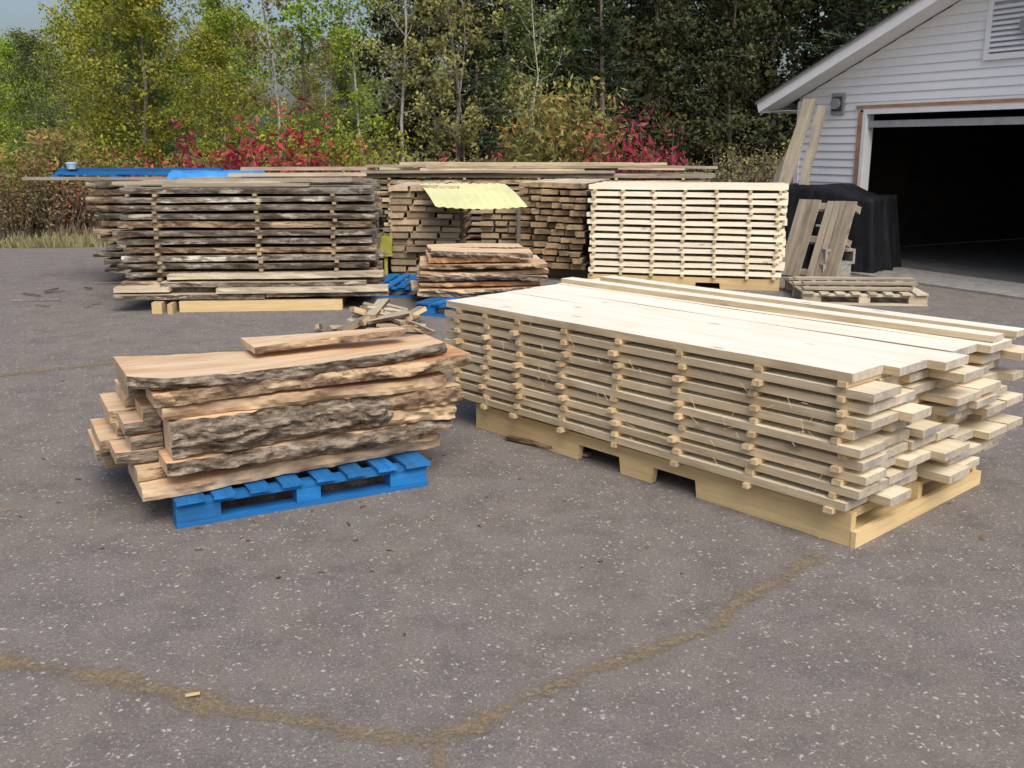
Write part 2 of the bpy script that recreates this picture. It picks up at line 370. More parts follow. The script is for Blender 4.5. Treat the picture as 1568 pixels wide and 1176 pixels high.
ls=wane_stack('weathered_lumber_stack',(-4.05,10.14,0),rad(4.6),2.60,1.25,13,.12,.086,.058,('barkgrey','barkgrey','barkgrey','barkgrey','barkmix'),'weather','weather',(.40,1.42,2.2),11,nb=4,amp=.025,xj=.06,st=(.4,.7),tints=(.6,1.05))
mb=MB(['weather','weather_lt','barkgrey','skirt','sticker','barkmix'])
mb.box((1.45,-.22,.055),(1.65,.09,.11),'skirt',(0,0,.01),1.0)
mb.box((.42,-.1,.055),(.5,.10,.11),'skirt',(0,0,rad(90)),.9)
mb.box((.56,-.14,.05),(.5,.05,.10),'sticker',(0,0,rad(90)),.7)
mb.slab(.55,const(-.22),const(-.05),.05,T((-.03,0,.20)),('weather_lt','weather_lt','weather_lt'),nseg=8,rough=.006)
for (x0,L_,y,z,mm) in((-.02,1.5,-.26,.12,'barkgrey'),(1.5,1.25,-.24,.14,'barkgrey'),(.42,2.1,-.18,.235,'barkgrey'),(.5,2.2,-.14,.32,'weather_lt'),(1.0,1.75,-.28,.19,'weather_lt')):
    mb.slab(L_,lambda x:y+.02*nz(x*3,z*50),const(y+.2),.05,T((x0,0,z))@RZ(U(-.01,.01)),('weather_lt',mm,'weather_lt'),nseg=20,nside=2,rough=.012,zw=.012,tint=.9)
for i in range(9):
    mb.slab(U(1.2,2.1),const(0),const(U(.13,.2)),.03,T((U(-.1,.6),.1+i*.12,1.245+.02*(i%3)))@RZ(U(-.05,.05)),('weather','weather','weather_lt'),nseg=6,tint=U(.7,1.2),rough=.003)
mb.slab(1.5,const(0),const(.2),.035,T((1.0,.75,1.33))@RZ(.02),('weather_lt',)*3,nseg=6,tint=.8)
mb.slab(1.4,const(0),const(.2),.035,T((1.1,.95,1.39))@RZ(.03),('weather',)*3,nseg=6)
mb.obj('loose_planks',parent=ls)

bs=wane_stack('weathered_lumber_stack',(-5.0,11.9,0),rad(2),3.3,1.1,12,.12,.094,.06,('barkgrey','barkmix'),'weather','weather',(.4,1.6,2.8),12,nb=3,xj=.12,tints=(.45,.75),st=(.4,.7))
mb=MB(['weather','bluewood','bluelt','ltbucket','weather_lt'])
mb.slab(2.9,const(0),const(.12),.035,T((-.85,.05,1.26))@RZ(-.01),('weather',)*3,nseg=6,tint=.7)
mb.slab(2.0,const(0),const(.14),.04,T((-.6,.5,1.35)),('bluewood',)*3,nseg=6,tint=.6)
mb.slab(2.0,const(0),const(.14),.04,T((-.55,.3,1.31)),('bluewood',)*3,nseg=6,tint=.7)
for xx in(-.5,.2,.9): mb.box((xx,.4,1.29),(.5,.08,.07),'bluewood',(0,0,rad(90)),.7)
mb.obj('blue_frame',parent=bs)
def cloth(name,x0,x1,y0,y1,zf,mat,parent=None,loc=(0,0,0),rz=0,n=36):
    vs=[];fs=[]
    for i in range(n+1):
        for j in range(n+1):
            x=x0+(x1-x0)*i/n; y=y0+(y1-y0)*j/n; vs.append(zf(x,y,i/n,j/n))
    for i in range(n):
        for j in range(n): a=i*(n+1)+j; fs.append((a,a+n+1,a+n+2,a+1))
    me=bpy.data.meshes.new(name); me.from_pydata(vs,[],fs); me.materials.append(M[mat])
    me.polygons.foreach_set('use_smooth',[True]*len(fs)); me.update()
    o=bpy.data.objects.new(name,me); scene.collection.objects.link(o); o.parent=parent; o.location=loc; o.rotation_euler=(0,0,rz); return o
cloth('blue_tarp',0,1.05,0,.8,lambda x,y,a,b_:(x+.03*nz(y*6),y+.02*nz(x*6),1.36+.03*nz(x*5,y*5)-.09*(max(0,.12-b_)/.12)**1.5-.1*(max(0,a-.92)/.08)),'bluelt',loc=(-4.05,11.7,0))
def lathe(name,prof,mat,loc,n=24,parent=None):
    vs=[];fs=[]
    for r,z in prof:
        for k in range(n): vs.append((r*math.cos(2*math.pi*k/n),r*math.sin(2*math.pi*k/n),z))
    for i in range(len(prof)-1):
        for k in range(n): fs.append((i*n+k,i*n+(k+1)%n,(i+1)*n+(k+1)%n,(i+1)*n+k))
    fs.append(tuple(range(n-1,-1,-1))); fs.append(tuple((len(prof)-1)*n+k for k in range(n)))
    me=bpy.data.meshes.new(name); me.from_pydata(vs,[],fs); me.materials.append(M[mat]); me.update()
    o=bpy.data.objects.new(name,me); scene.collection.objects.link(o); o.location=loc; o.parent=parent; return o
lathe('plastic_pail',[(.05,0),(.06,.04),(.065,.06),(.07,.065),(.07,.075),(.04,.085)],'ltbucket',(-5.42,12.33,1.38))

# ------------------------------------------------------------ white lumber stack
random.seed(21)
WR=rad(-15)
ws=empty('lumber_stack',(.93,12.0,0),WR)
mb=MB(mats)
for r in range(13):
    z=.13+r*.083+.030
    for k in range(5):
        a=k*.24+U(-.008,.008); s1=U(0,99); x0=U(-.03,.03); x1=2.29+U(-.03,.04)
        mb.slab(x1-x0,lambda x:a+.006*nz(x*2,s1),lambda x:a+.225,.053*U(.93,1.03),T((x0,0,z)),('pine','pine_white','pine_end'),nseg=14,tint=U(.93,1.08),zw=.012,rough=.002)
mb.obj('boards',parent=ws)
mb=MB(mats)
for r in range(13):
    z=.13+r*.083+.015
    for q in(.06,.41,.78,1.14,1.52,1.9,2.22): mb.box((q+U(-.015,.015),.59,z),(1.21+U(0,.05),U(.03,.045),.030),'sticker',(0,0,rad(90)),U(.75,1.1))
for y in(.03,.6,1.15): stringer(mb,y,2.28,.13,.04,[(.6,.9),(1.3,1.6)],'skirt',.07)
mb.obj('stickers_and_base',parent=ws)

wane_stack('wane_edge_lumber_stack',(.93-.966*1.0,12.0+.259*1.0,0),WR,.95,2.0,13,.13,.083,.058,('barkmix','barkgrey'),'weather_lt','brownend',(.7,1.2,1.8),31,nb=5,along='y',stagger=lambda a:.52-.52*a,xj=.05,tints=(.65,1.25),wvar=.35)
wane_stack('wane_edge_lumber_stack',(-1.52,12.3,0),rad(-4),.88,1.4,13,.10,.083,.058,('barkmix','barkgrey'),'weather_lt','slabe',(.1,.7,1.2),32,nb=3,along='y',xj=.06,tints=(.4,1.0),wvar=.35)
wane_stack('wane_edge_lumber_stack',(-.42,13.2,0),rad(-8),.5,1.1,11,.10,.083,.055,('barkmix','barkgrey'),'weather_lt','slabe',(.15,.6,.9),33,nb=2,along='y',xj=.06,tints=(.6,.95),wvar=.3)
def shz(x,y,a,b_): return (x+.28*(1-b_),y-.0*a,.975+.225*b_+.005*math.sin(x*2*math.pi/.10)+.025*math.sin(b_*3.1)-.03*(1-b_)*math.sin(a*3.1))
cloth('corrugated_sheet',-1.17,-.10,11.5,12.5,shz,'sheet',n=90)
mb=MB(['weather'])
mb.box((.08,12.1,.505),(1.01,.07,.05),'weather',(0,rad(90),0),.4); mb.box((-.3,12.1,1.03),(1.0,.05,.04),'weather',(0,0,0),.5)
mb.obj('sheet_support_frame')
rs=wane_stack('lumber_stack',(-2.2,14.7,0),rad(-3),5.1,1.0,13,.12,.088,.055,('pine_edge','barkmix','weather'),'weather_lt','weather_lt',(.4,1.5,2.6,3.7,4.7),34,nb=3,xj=.15,tints=(.55,.95))
mb=MB(['pine_edge','weather_lt','weather'])
for i in range(12):
    mb.slab(U(2.4,4.6),const(0),const(U(.15,.22)),.035,T((U(-.3,1.2),-.1+i*.09,1.27+.036*(i%4)))@RZ(U(-.03,.03)),(('weather_lt','weather','weather_lt'),('weather_lt','pine_edge','weather_lt'))[i%2],nseg=8,tint=U(.75,1.15),zw=.02)
mb.obj('loose_planks',parent=rs)
mb=MB(['yellow'])
mb.box((0,0,.3),(.6,.4,.04),'yellow'); 
for sx_ in(-1,1):
    mb.box((sx_*.28,0,.42),(.04,.4,.22),'yellow',(0,sx_*.12,0)); mb.box((0,sx_*.19,.42),(.54,.03,.22),'yellow',(0,0,0))
    for sy_ in(-1,1): mb.box((sx_*.22,sy_*.14,.14),(.04,.04,.28),'yellow')
mb.obj('yellow_cart',(-1.8,12.3,0.05),.1)
wane_stack('short_lumber_stack',(-2.1,12.8,0),0,.5,.8,5,.05,.07,.05,('barkmix',),'weather','weather',(.1,.4),35,nb=2,tints=(.4,.6))

pallet('blue_pallet',(-.95,9.75,0),rad(-22),'bluewood')
pallet('blue_pallet',(-1.6,10.95,0),rad(-5),'bluewood')
random.seed(41)
mb=MB(sm)
z=.13
for r in range(8):
    x0=U(-.05,.05)+(.02*r if r>5 else 0); x1=1.28+U(-.12,.10) if r<6 else U(.95,1.2)
    for y0 in(.0,.5):
        sd=r*3.1+y0; L=x1-x0
        mb.slab(L,lambda x:y0+.05*nz(x*3,sd),lambda x:y0+.42+.05*nz(x*3,sd+5),.046*U(.8,1.2),T((x0,U(-.03,.03),z))@RZ(U(-.04,.04)),('slabf',('slabedge','barkmix','orange','bark')[r%4],'orange'),nseg=30,nside=2,rough=.04,bulge=.01,tint=U(.8,1.15),zw=.04)
    z+=.06
mb.obj('live_edge_slab_stack',(-.98,9.98,0),rad(6))

mb=MB(['weather_lt','weather','barkmix','slabe','orange','sticker'])
random.seed(5)
for i in range(34):
    r=abs(random.gauss(0,.2)); a=U(0,6.28); h=max(.03,.27*(1-r/.6))
    mb.box((r*math.cos(a)*1.5,r*math.sin(a),h*U(.15,.95)),(U(.15,.45),U(.04,.13),U(.025,.06)),random.choice((('weather_lt','weather','slabe'),('weather_lt','barkmix','slabe'),('weather','sticker','slabe'))),(U(-.25,.25),U(-.35,.35),U(0,3.14)),U(.6,1.0),.005)
mb.obj('scrap_wood_pile',(-1.22,9.0,0))

# ------------------------------------------------------------ right side items
pallet('wood_pallet',(3.12,10.45,0),rad(-6),'weather_lt',L=1.3,W=1.1)
mb=MB(['weather_lt','weather'])
for i in range(5): mb.slab(U(1.0,1.35),const(0),const(.12),.025,T((.0+U(-.05,.1),.1+i*.2,.146+.03*(i%2)))@RZ(U(-.10,.10)),('weather_lt','weather','weather_lt'),nseg=4,tint=U(.65,.9))
mb.obj('scrap_boards',(3.15,10.4,0),rad(-6))
pallet('wood_pallet',(3.62,12.95,0.02),0,'weather',L=.85,W=.92,tilt=(rad(70),rad(0),rad(-52)),missing=(3,))
def block(loc,rot):
    mb=MB(['cinder'])
    for sx_ in(-.185,0,.185): mb.box((sx_,0,.1),(.03,.19,.2),'cinder')
    for sy_ in(-.08,.08): mb.box((-.0925,sy_,.1),(.153,.03,.198),'cinder'); mb.box((.0925,sy_,.1),(.153,.03,.198),'cinder')
    o=mb.obj('concrete_block',loc); o.rotation_euler=rot
block((4.1,12.5,.0),(0,0,rad(15))); block((4.13,12.62,.295),(rad(90),0,rad(8)))
def cov(x,y,a,b_):
    cx=(a-.5)*2; cy=(b_-.5)*2
    r=max(abs(cx),abs(cy))
    top=1.12-.12*min(1,max(0,(cx-.15)*4))+.04*nz(cx*3,cy*3)
    z=top if r<.6 else top*(1-(r-.6)/.4)
    s=.6/max(r,.6)
    fl=1+(.05*nz(cx*9/r,cy*9/r)*(1.2-z)*3 if r>.6 else 0)
    return (cx*s*1.25*fl*(1+.14*(1-z)),cy*s*.75*fl*(1+.14*(1-z)),max(.01,z))
cm=cloth('covered_machine',-1,1,-1,1,cov,'black',loc=(4.42,13.8,0),rz=rad(-40),n=70)
mb=MB(['grey']); mb.box((.25,-.60,.62),(.35,.03,.025),'grey'); mb.obj('handle',parent=cm)
mb=MB(['weather_lt','weather','barkmix'])
def plank(mb,p0,p1,w,t,mat,tint=1,wav=.0):
    p0=Vector(p0);p1=Vector(p1); d=(p1-p0); q=d.to_track_quat('X','Z').to_matrix().to_4x4()
    mb.slab(d.length,lambda x:-w/2+wav*nz(x*3,tint*9),lambda x:w/2+wav*nz(x*3,tint*19),t,T(p0)@q,(mat,)*3,nseg=14,tint=tint,rough=wav*.4)
plank(mb,(3.5,13.85,0),(4.30,14.66,2.30),.18,.04,'weather_lt',.6,.03)
plank(mb,(3.8,13.7,0),(4.42,14.45,2.2),.13,.04,'weather',.9,.03)
plank(mb,(3.4,14.1,0),(4.1,14.85,1.45),.20,.04,'weather',.9,.04)
mb.obj('leaning_planks')

# ------------------------------------------------------------ garage
g=empty('garage',(4.375,15.44,0),rad(-62))
W_=7.5; EZ=2.35; SL=.4; DX0,DX1,DH=1.29,6.2,2.09; DEP=8.0
mb=MB(['white','inner'])
def course(mb,x0a,x0b,x1a,x1b,z,h,y=0,frame=None):
    vs=[(x0a,y-.024,z),(x1a,y-.024,z),(x1b,y-.006,z+h),(x0b,y-.006,z+h),(x0a,y,z),(x1a,y,z),(x1b,y,z+h),(x0b,y,z+h)]
    if frame: vs=[frame(v) for v in vs]
    fs=[(0,1,2,3),(5,4,7,6),(0,4,5,1),(3,2,6,7),(0,3,7,4),(1,5,6,2)]
    mb.raw(vs,fs,['white']*6,vs,1.0)
h=.112; z=.02
while z<EZ+SL*W_/2-.02:
    zt=z+h
    def xl(zz): return max(0,(zz-EZ)/SL)
    a,b2=xl(z),xl(zt)
    if b2<W_/2-.02:
        if zt<=DH+.16:
            course(mb,a,b2,DX0-.09,DX0-.09,z,h-.001); course(mb,DX1+.09,DX1+.09,W_-a,W_-b2,z,h-.001)
        else: course(mb,a,b2,W_-a,W_-b2,z,h-.001)
    z=zt
z=.02
while z<EZ:
    course(mb,0,0,DEP,DEP,z,h-.001,frame=lambda v:(-.002+v[1],DEP-v[0],v[2]))
    z+=h
mb.obj('lap_siding',parent=g)
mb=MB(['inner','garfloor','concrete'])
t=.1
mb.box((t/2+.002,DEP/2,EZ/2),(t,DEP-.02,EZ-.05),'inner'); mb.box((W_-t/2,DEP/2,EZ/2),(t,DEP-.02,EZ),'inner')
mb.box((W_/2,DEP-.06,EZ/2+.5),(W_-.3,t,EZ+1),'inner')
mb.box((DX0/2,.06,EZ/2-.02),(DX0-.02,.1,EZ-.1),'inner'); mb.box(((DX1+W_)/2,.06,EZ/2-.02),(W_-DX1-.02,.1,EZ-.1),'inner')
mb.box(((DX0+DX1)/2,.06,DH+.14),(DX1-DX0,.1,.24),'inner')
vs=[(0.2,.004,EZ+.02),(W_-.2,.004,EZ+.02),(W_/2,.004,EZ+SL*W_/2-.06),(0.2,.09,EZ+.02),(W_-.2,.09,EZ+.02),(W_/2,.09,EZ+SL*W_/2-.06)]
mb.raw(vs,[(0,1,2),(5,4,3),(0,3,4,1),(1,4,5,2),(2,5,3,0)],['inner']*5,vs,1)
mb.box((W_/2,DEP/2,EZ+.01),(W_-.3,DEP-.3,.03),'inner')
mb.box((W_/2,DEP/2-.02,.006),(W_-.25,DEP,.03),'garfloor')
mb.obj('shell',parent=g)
mb=MB(['concrete']); mb.box((DX0+2.45,-.55,.012),(5.6,1.05,.03),'concrete'); mb.obj('concrete_apron',parent=g)
mb=MB(['whitetrim','browntrim','shingle','grey','darkgrey','white'])
al_=math.atan(SL)
OH=.45; sl_len=(W_/2+OH)/math.cos(al_)
for sgn in(-1,1):
    cx=W_/2+sgn*(W_/2+OH)/2; cz=EZ+SL*(W_/2-(W_/2+OH)/2)
    ry=sgn*al_
    nrm=(math.sin(ry),math.cos(ry))
    def P(off,yc,dl=0): return (cx+nrm[0]*off,yc,cz+nrm[1]*off)
    mb.box(P(.15,DEP/2),(sl_len+.03,DEP+.86,.03),'shingle',(0,ry,0))
    mb.box(P(.06,-.40),(sl_len,.03,.14),'whitetrim',(0,ry,0))
    mb.box(P(.02,-.205),(sl_len-.02,.36,.02),'whitetrim',(0,ry,0))
    mb.box(P(.128,-.415),(sl_len+.02,.05,.012),'grey',(0,ry,0))
    ex=W_/2+sgn*(W_/2+OH); mb.box((ex,DEP/2,EZ-SL*OH+.06),(.02,DEP+.78,.15),'whitetrim')
    mb.box((W_/2+sgn*(W_/2+.22),DEP/2,EZ-SL*OH+.01),(.44,DEP+.4,.012),'whitetrim')
mb.box((.035,-.026,1.16),(.09,.02,2.3),'whitetrim'); 
mb.box((DX0-.045,-.028,1.06),(.085,.03,2.12),'browntrim'); mb.box((DX0+.03,.03,1.045),(.06,.16,2.09),'whitetrim')
mb.box((DX1+.045,-.028,1.06),(.085,.03,2.12),'browntrim')
mb.box(((DX0+DX1)/2,-.034,2.19),(DX1-DX0+.26,.035,.04),'browntrim'); mb.box(((DX0+DX1)/2,-.028,2.13),(DX1-DX0,.03,.08),'whitetrim'); mb.box(((DX0+DX1)/2,-.024,2.228),(DX1-DX0+.3,.02,.03),'whitetrim')
for i in range(4): mb.box(((DX0+DX1)/2,.28+i*.55,1.98+.03*i),(DX1-DX0-.05,.52,.04),'grey',(.04,0,0))
mb.box(((DX0+DX1)/2,.02,1.955),(DX1-DX0-.06,.04,.09),'grey')
vx0,vx1,vz0,vz1=3.13,4.37,2.68,3.42
for a_,b_,c_,d_ in((vx0,vx0+.07,vz0,vz1),(vx1-.07,vx1,vz0,vz1)): mb.box(((a_+b_)/2,-.039,(c_+d_)/2),(b_-a_,.03,d_-c_),'whitetrim')
mb.box(((vx0+vx1)/2,-.039,vz0+.035),(vx1-vx0-.14,.03,.07),'whitetrim'); mb.box(((vx0+vx1)/2,-.039,vz1-.035),(vx1-vx0-.14,.03,.07),'whitetrim')
mb.box(((vx0+vx1)/2,-.027,(vz0+vz1)/2),(vx1-vx0-.16,.004,vz1-vz0-.14),'grey')
for i in range(9): mb.box(((vx0+vx1)/2,-.044,vz0+.11+i*.062),(vx1-vx0-.15,.055,.012),'white',(.75,0,0))
mb.box((.80,-.035,2.25),(.24,.03,.30),'grey'); mb.box((.80,-.055,2.25),(.17,.02,.2),'darkgrey')
mb.obj('roof_and_trim',parent=g)
lathe('exhaust_ring',[(.05,0),(.075,0),(.075,.05),(.05,.05)],'grey',(.8,-.065,2.25),parent=g).rotation_euler=(rad(90),0,0)
lathe('vent_ring',[(.09,0),(.11,0),(.11,.03),(.09,.03)],'grey',(3.72,-.075,3.05),parent=g).rotation_euler=(rad(90),0,0)
mb=MB(['browntrim','weather','grey','inner'])
mb.box((4.5,5.8,.9),(4.5,.7,.06),'browntrim'); mb.box((4.5,5.5,.62),(4.4,.03,.5),'browntrim',tint=1)
for xx in(2.3,3.8,5.3,6.6): mb.box((xx,5.55,.45),(.09,.09,.88),'browntrim')
mb.box((4.5,5.95,.3),(4.4,.5,.04),'weather'); mb.box((3.2,5.8,1.05),(.5,.4,.25),'weather'); mb.box((5.0,5.8,1.02),(.4,.3,.2),'grey')
mb.box((4.2,3.2,.08),(.9,.25,.12),'weather',(0,0,.3))
mb.obj('workbench',parent=g)

# ------------------------------------------------------------ vegetation
def leafmat(name,dark,mid,light,hv=.03,trans=.3):
    m=bpy.data.materials.new(name); m.use_nodes=True; nt=m.node_tree; nt.nodes.remove(nt.nodes['Principled BSDF'])
    t=attr(nt,'tint').outputs['Fac']; oi=nd(nt,'ShaderNodeObjectInfo').outputs['Random']
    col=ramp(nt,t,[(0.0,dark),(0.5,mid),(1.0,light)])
    hs=nd(nt,'ShaderNodeHueSaturation',{'Hue':math_(nt,'ADD',math_(nt,'MULTIPLY',math_(nt,'SUBTRACT',oi,.5),hv*2),.5),'Value':math_(nt,'ADD',math_(nt,'MULTIPLY',oi,.5),.75),'Color':col}).outputs[0]
    d=nd(nt,'ShaderNodeBsdfDiffuse',{'Color':hs}); out=d
    if trans:
        tr=nd(nt,'ShaderNodeBsdfTranslucent',{'Color':hs})
        out=nd(nt,'ShaderNodeMixShader',{0:trans,1:d.outputs[0],2:tr.outputs[0]})
    nt.links.new(out.outputs[0],nt.nodes['Material Output'].inputs[0])
    return m
LM={'ygreen':leafmat('maple_leaves',(.11,.15,.03),(.30,.36,.06),(.55,.55,.09)),
 'green':leafmat('green_leaves',(.07,.12,.045),(.17,.25,.09),(.30,.38,.14)),
 'olive':leafmat('olive_leaves',(.11,.11,.05),(.26,.25,.10),(.44,.39,.14)),
 'rust':leafmat('rust_leaves',(.09,.075,.045),(.20,.165,.095),(.33,.26,.14),trans=0),
 'darkg':leafmat('dark_leaves',(.022,.028,.015),(.055,.062,.03),(.12,.115,.05),.02,trans=0),  # dark foliage with the shade inside the forest put into its colour
 'needle':leafmat('pine_needles',(.015,.026,.018),(.038,.058,.034),(.09,.125,.065),.02,trans=0),  # dark green needles, darkened further in colour for shade among the trees
 'red':leafmat('sumac_leaves',(.13,.025,.03),(.42,.06,.075),(.58,.16,.14),.015),
 'redgreen':leafmat('cherry_leaves',(.12,.14,.05),(.30,.30,.10),(.46,.18,.10),.03),
 'weed':leafmat('weed_blades',(.17,.12,.095),(.30,.245,.16),(.36,.36,.18),.02)}
bk=plain('tree_bark',(.15,.13,.11),.95,.4,20); bw=plain('birch_bark',(.36,.35,.32),.8,.5,9)
def tube(vs,fs,pts,rs,n=6):
    o=len(vs)
    for i,p in enumerate(pts):
        d=(pts[min(i+1,len(pts)-1)]-pts[max(i-1,0)]).normalized()
        a=d.cross(Vector((.3,.9,.2))).normalized(); b_=d.cross(a)
        for k in range(n):
            t=2*math.pi*k/n; vs.append(p+(a*math.cos(t)+b_*math.sin(t))*rs[i])
    for i in range(len(pts)-1):
        for k in range(n): fs.append((o+i*n+k,o+i*n+(k+1)%n,o+(i+1)*n+(k+1)%n,o+(i+1)*n+k))
def build(name,vs,fs,C,size,asp,tint,leaf,barkm,rng,flat=0.0,dirs=None):
    n=len(C)
    a=rng.normal(size=(n,3)); 
    if dirs is not None: a=dirs+a*.35
    a/=np.linalg.norm(a,axis=1,keepdims=True)
    b_=rng.normal(size=(n,3)); 
    if flat: b_[:,2]*=(1-flat)
    b_-=a*(a*b_).sum(1,keepdims=True); b_/=np.linalg.norm(b_,axis=1,keepdims=True)
    s=size*rng.uniform(.6,1.35,size=(n,1))
    v=np.stack([C-a*s*.5,C+b_*s*.5*asp-a*s*.05,C+a*s*.5,C-b_*s*.5*asp-a*s*.05],1).reshape(-1,3)
    nb=len(vs); allv=np.concatenate([np.array([tuple(q) for q in vs]).reshape(-1,3),v]) if nb else v
    f4=(np.arange(n*4).reshape(n,4)+nb)
    me=bpy.data.meshes.new(name)
    F=fs+[tuple(q) for q in f4.tolist()]
    me.from_pydata(allv.tolist(),[],F)
    me.materials.append(barkm); me.materials.append(leaf)
    mi=np.zeros(len(F),dtype=np.int32); mi[len(fs):]=1; me.polygons.foreach_set('material_index',mi)
    at=me.attributes.new('tint','FLOAT','POINT'); tt=np.zeros(len(allv),dtype=np.float32); tt[nb:]=np.repeat(np.clip(tint,0,1),4); at.data.foreach_set('value',tt)
    me.update(); return me
def decid(name,seed,H,Rc,c0,nleaf,ls,tr,leaf,barkm=None,nl=22,spread=.55,bare=0.0):
    rng=np.random.default_rng(seed); rd=random.Random(seed); vs=[];fs=[]
    tp=[Vector((0,0,-.2))]
    for i in range(1,9): tp.append(Vector((tp[-1].x+rd.gauss(0,.09),tp[-1].y+rd.gauss(0,.09),H*.97*i/8)))
    tube(vs,fs,tp,[tr*(1-.88*i/8) for i in range(9)],7)
    clumps=[]
    for k in range(nl):
        h=c0+(1-c0)*(k+rd.random())/nl; i=min(7,int(h*8)); f=h*8-i; st=tp[i].lerp(tp[i+1],min(1,f))
        hr=(h-c0)/(1-c0); ln=Rc*(math.sin(math.pi*min(1,hr*.78+.2))**.7)*rd.uniform(.55,1.1)
        az=k*2.4+rd.uniform(-.5,.5); el=rd.uniform(.15,.75)+hr*.4
        d=Vector((math.cos(az)*math.cos(el),math.sin(az)*math.cos(el),math.sin(el)))
        pts=[st]
        for q in range(4): pts.append(pts[-1]+(d+Vector((rd.gauss(0,.2),rd.gauss(0,.2),rd.gauss(0,.12)))).normalized()*ln/4)
        r0=tr*(1-.85*h)*.45; tube(vs,fs,pts,[r0,r0*.75,r0*.5,r0*.3,r0*.12],4)
        for q in(2,3,4):
            for _ in range(3):
                dd=Vector((rd.gauss(0,1),rd.gauss(0,1),rd.gauss(.2,.6))).normalized()*ln*rd.uniform(.15,.45)
                e=pts[q]+dd; tube(vs,fs,[pts[q],pts[q]+dd*.5+Vector((0,0,.05)),e],[r0*.3,r0*.18,r0*.06],3)
                if rd.random()>bare: clumps.append((e,rd.uniform(.15,.85)))
    cc=np.array([tuple(c[0]) for c in clumps]); ct=np.array([c[1] for c in clumps])
    idx=rng.integers(0,len(cc),nleaf); sp=spread*rng.uniform(.5,1.2,size=len(cc))
    off=rng.normal(size=(nleaf,3)); off/=np.linalg.norm(off,axis=1,keepdims=True); off*=(rng.random((nleaf,1))**.5)
    off[:,2]*=.7
    C=cc[idx]+off*sp[idx][:,None]
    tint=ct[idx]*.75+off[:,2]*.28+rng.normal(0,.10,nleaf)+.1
    return build(name,vs,fs,C,ls,.7,tint,leaf,barkm or bk,rng)
def pine(name,seed,H,Rc,leaf,n=11000):
    rng=np.random.default_rng(seed); rd=random.Random(seed); vs=[];fs=[]
    tube(vs,fs,[Vector((0,0,-.2)),Vector((rd.gauss(0,.1),0,H*.5)),Vector((0,0,H))],[.16,.1,.015],7)
    seg=[]
    z=.6
    while z<H-.2:
        hr=z/H
        for k in range(rd.randint(5,7)):
            az=rd.uniform(0,6.28); ln=Rc*(1-hr)**.75*rd.uniform(.6,1.1)+.25; el=-.1+.5*hr+rd.uniform(-.12,.15)
            d=Vector((math.cos(az)*math.cos(el),math.sin(az)*math.cos(el),math.sin(el))); st=Vector((0,0,z+rd.uniform(-.1,.1)))
            e=st+d*ln+Vector((0,0,-.08*ln)); mdl=st+d*ln*.5
            tube(vs,fs,[st,mdl,e],[.03*(1-hr)+.008,.018*(1-hr)+.006,.004],4); seg.append((st,e,ln,rd.uniform(.1,.8)))
            for q in range(5):
                t=.3+.14*q; sd=d.cross(Vector((0,0,1))).normalized()*(1 if q%2 else -1); p=st.lerp(e,t); l2=ln*.38*(1.1-t)
                seg.append((p,p+(sd*.8+d*.6)*l2,l2*1.5,rd.uniform(.1,.8)))
        z+=rd.uniform(.28,.42)
    w=np.array([s_[2] for s_ in seg]); w/=w.sum(); idx=rng.choice(len(seg),n,p=w)
    A=np.array([tuple(s_[0]) for s_ in seg]);B=np.array([tuple(s_[1]) for s_ in seg]);tt=np.array([s_[3] for s_ in seg])
    t=rng.random((n,1))**.7; C=A[idx]+(B[idx]-A[idx])*t+rng.normal(0,.06,(n,3)); dirs=(B-A)[idx]; dirs=dirs/np.linalg.norm(dirs,axis=1,keepdims=True)+np.array([0,0,.5])
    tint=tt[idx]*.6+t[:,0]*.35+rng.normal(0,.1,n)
    return build(name,vs,fs,C,.22,.25,tint,leaf,bk,rng,dirs=dirs)
def shrub(name,seed,H,Rc,nleaf,ls,leaf,asp=.4,ns=14):
    rng=np.random.default_rng(seed); rd=random.Random(seed); vs=[];fs=[];cl=[]
    for k in range(ns):
        az=rd.uniform(0,6.28); r=Rc*rd.random()**.5; top=Vector((r*math.cos(az),r*math.sin(az),H*rd.uniform(.55,1.05)))
        b0=Vector((top.x*.35,top.y*.35,-.05)); mid_=b0.lerp(top,.5)+Vector((rd.gauss(0,.06),rd.gauss(0,.06),0))
        tube(vs,fs,[b0,mid_,top],[.014,.01,.004],4)
        for q in range(5):
            t=.35+.16*q; cl.append((b0.lerp(top,t),rd.uniform(.1,.9)))
    cc=np.array([tuple(c[0]) for c in cl]);ct=np.array([c[1] for c in cl]); idx=rng.integers(0,len(cc),nleaf)
    C=cc[idx]+rng.normal(0,1,(nleaf,3))*np.array([.16,.16,.13]); C[:,2]=np.maximum(C[:,2],.02)
    tint=ct[idx]*.7+rng.normal(0,.15,nleaf)+.12
    return build(name,vs,fs,C,ls,asp,tint,leaf,bk,rng,flat=.3)
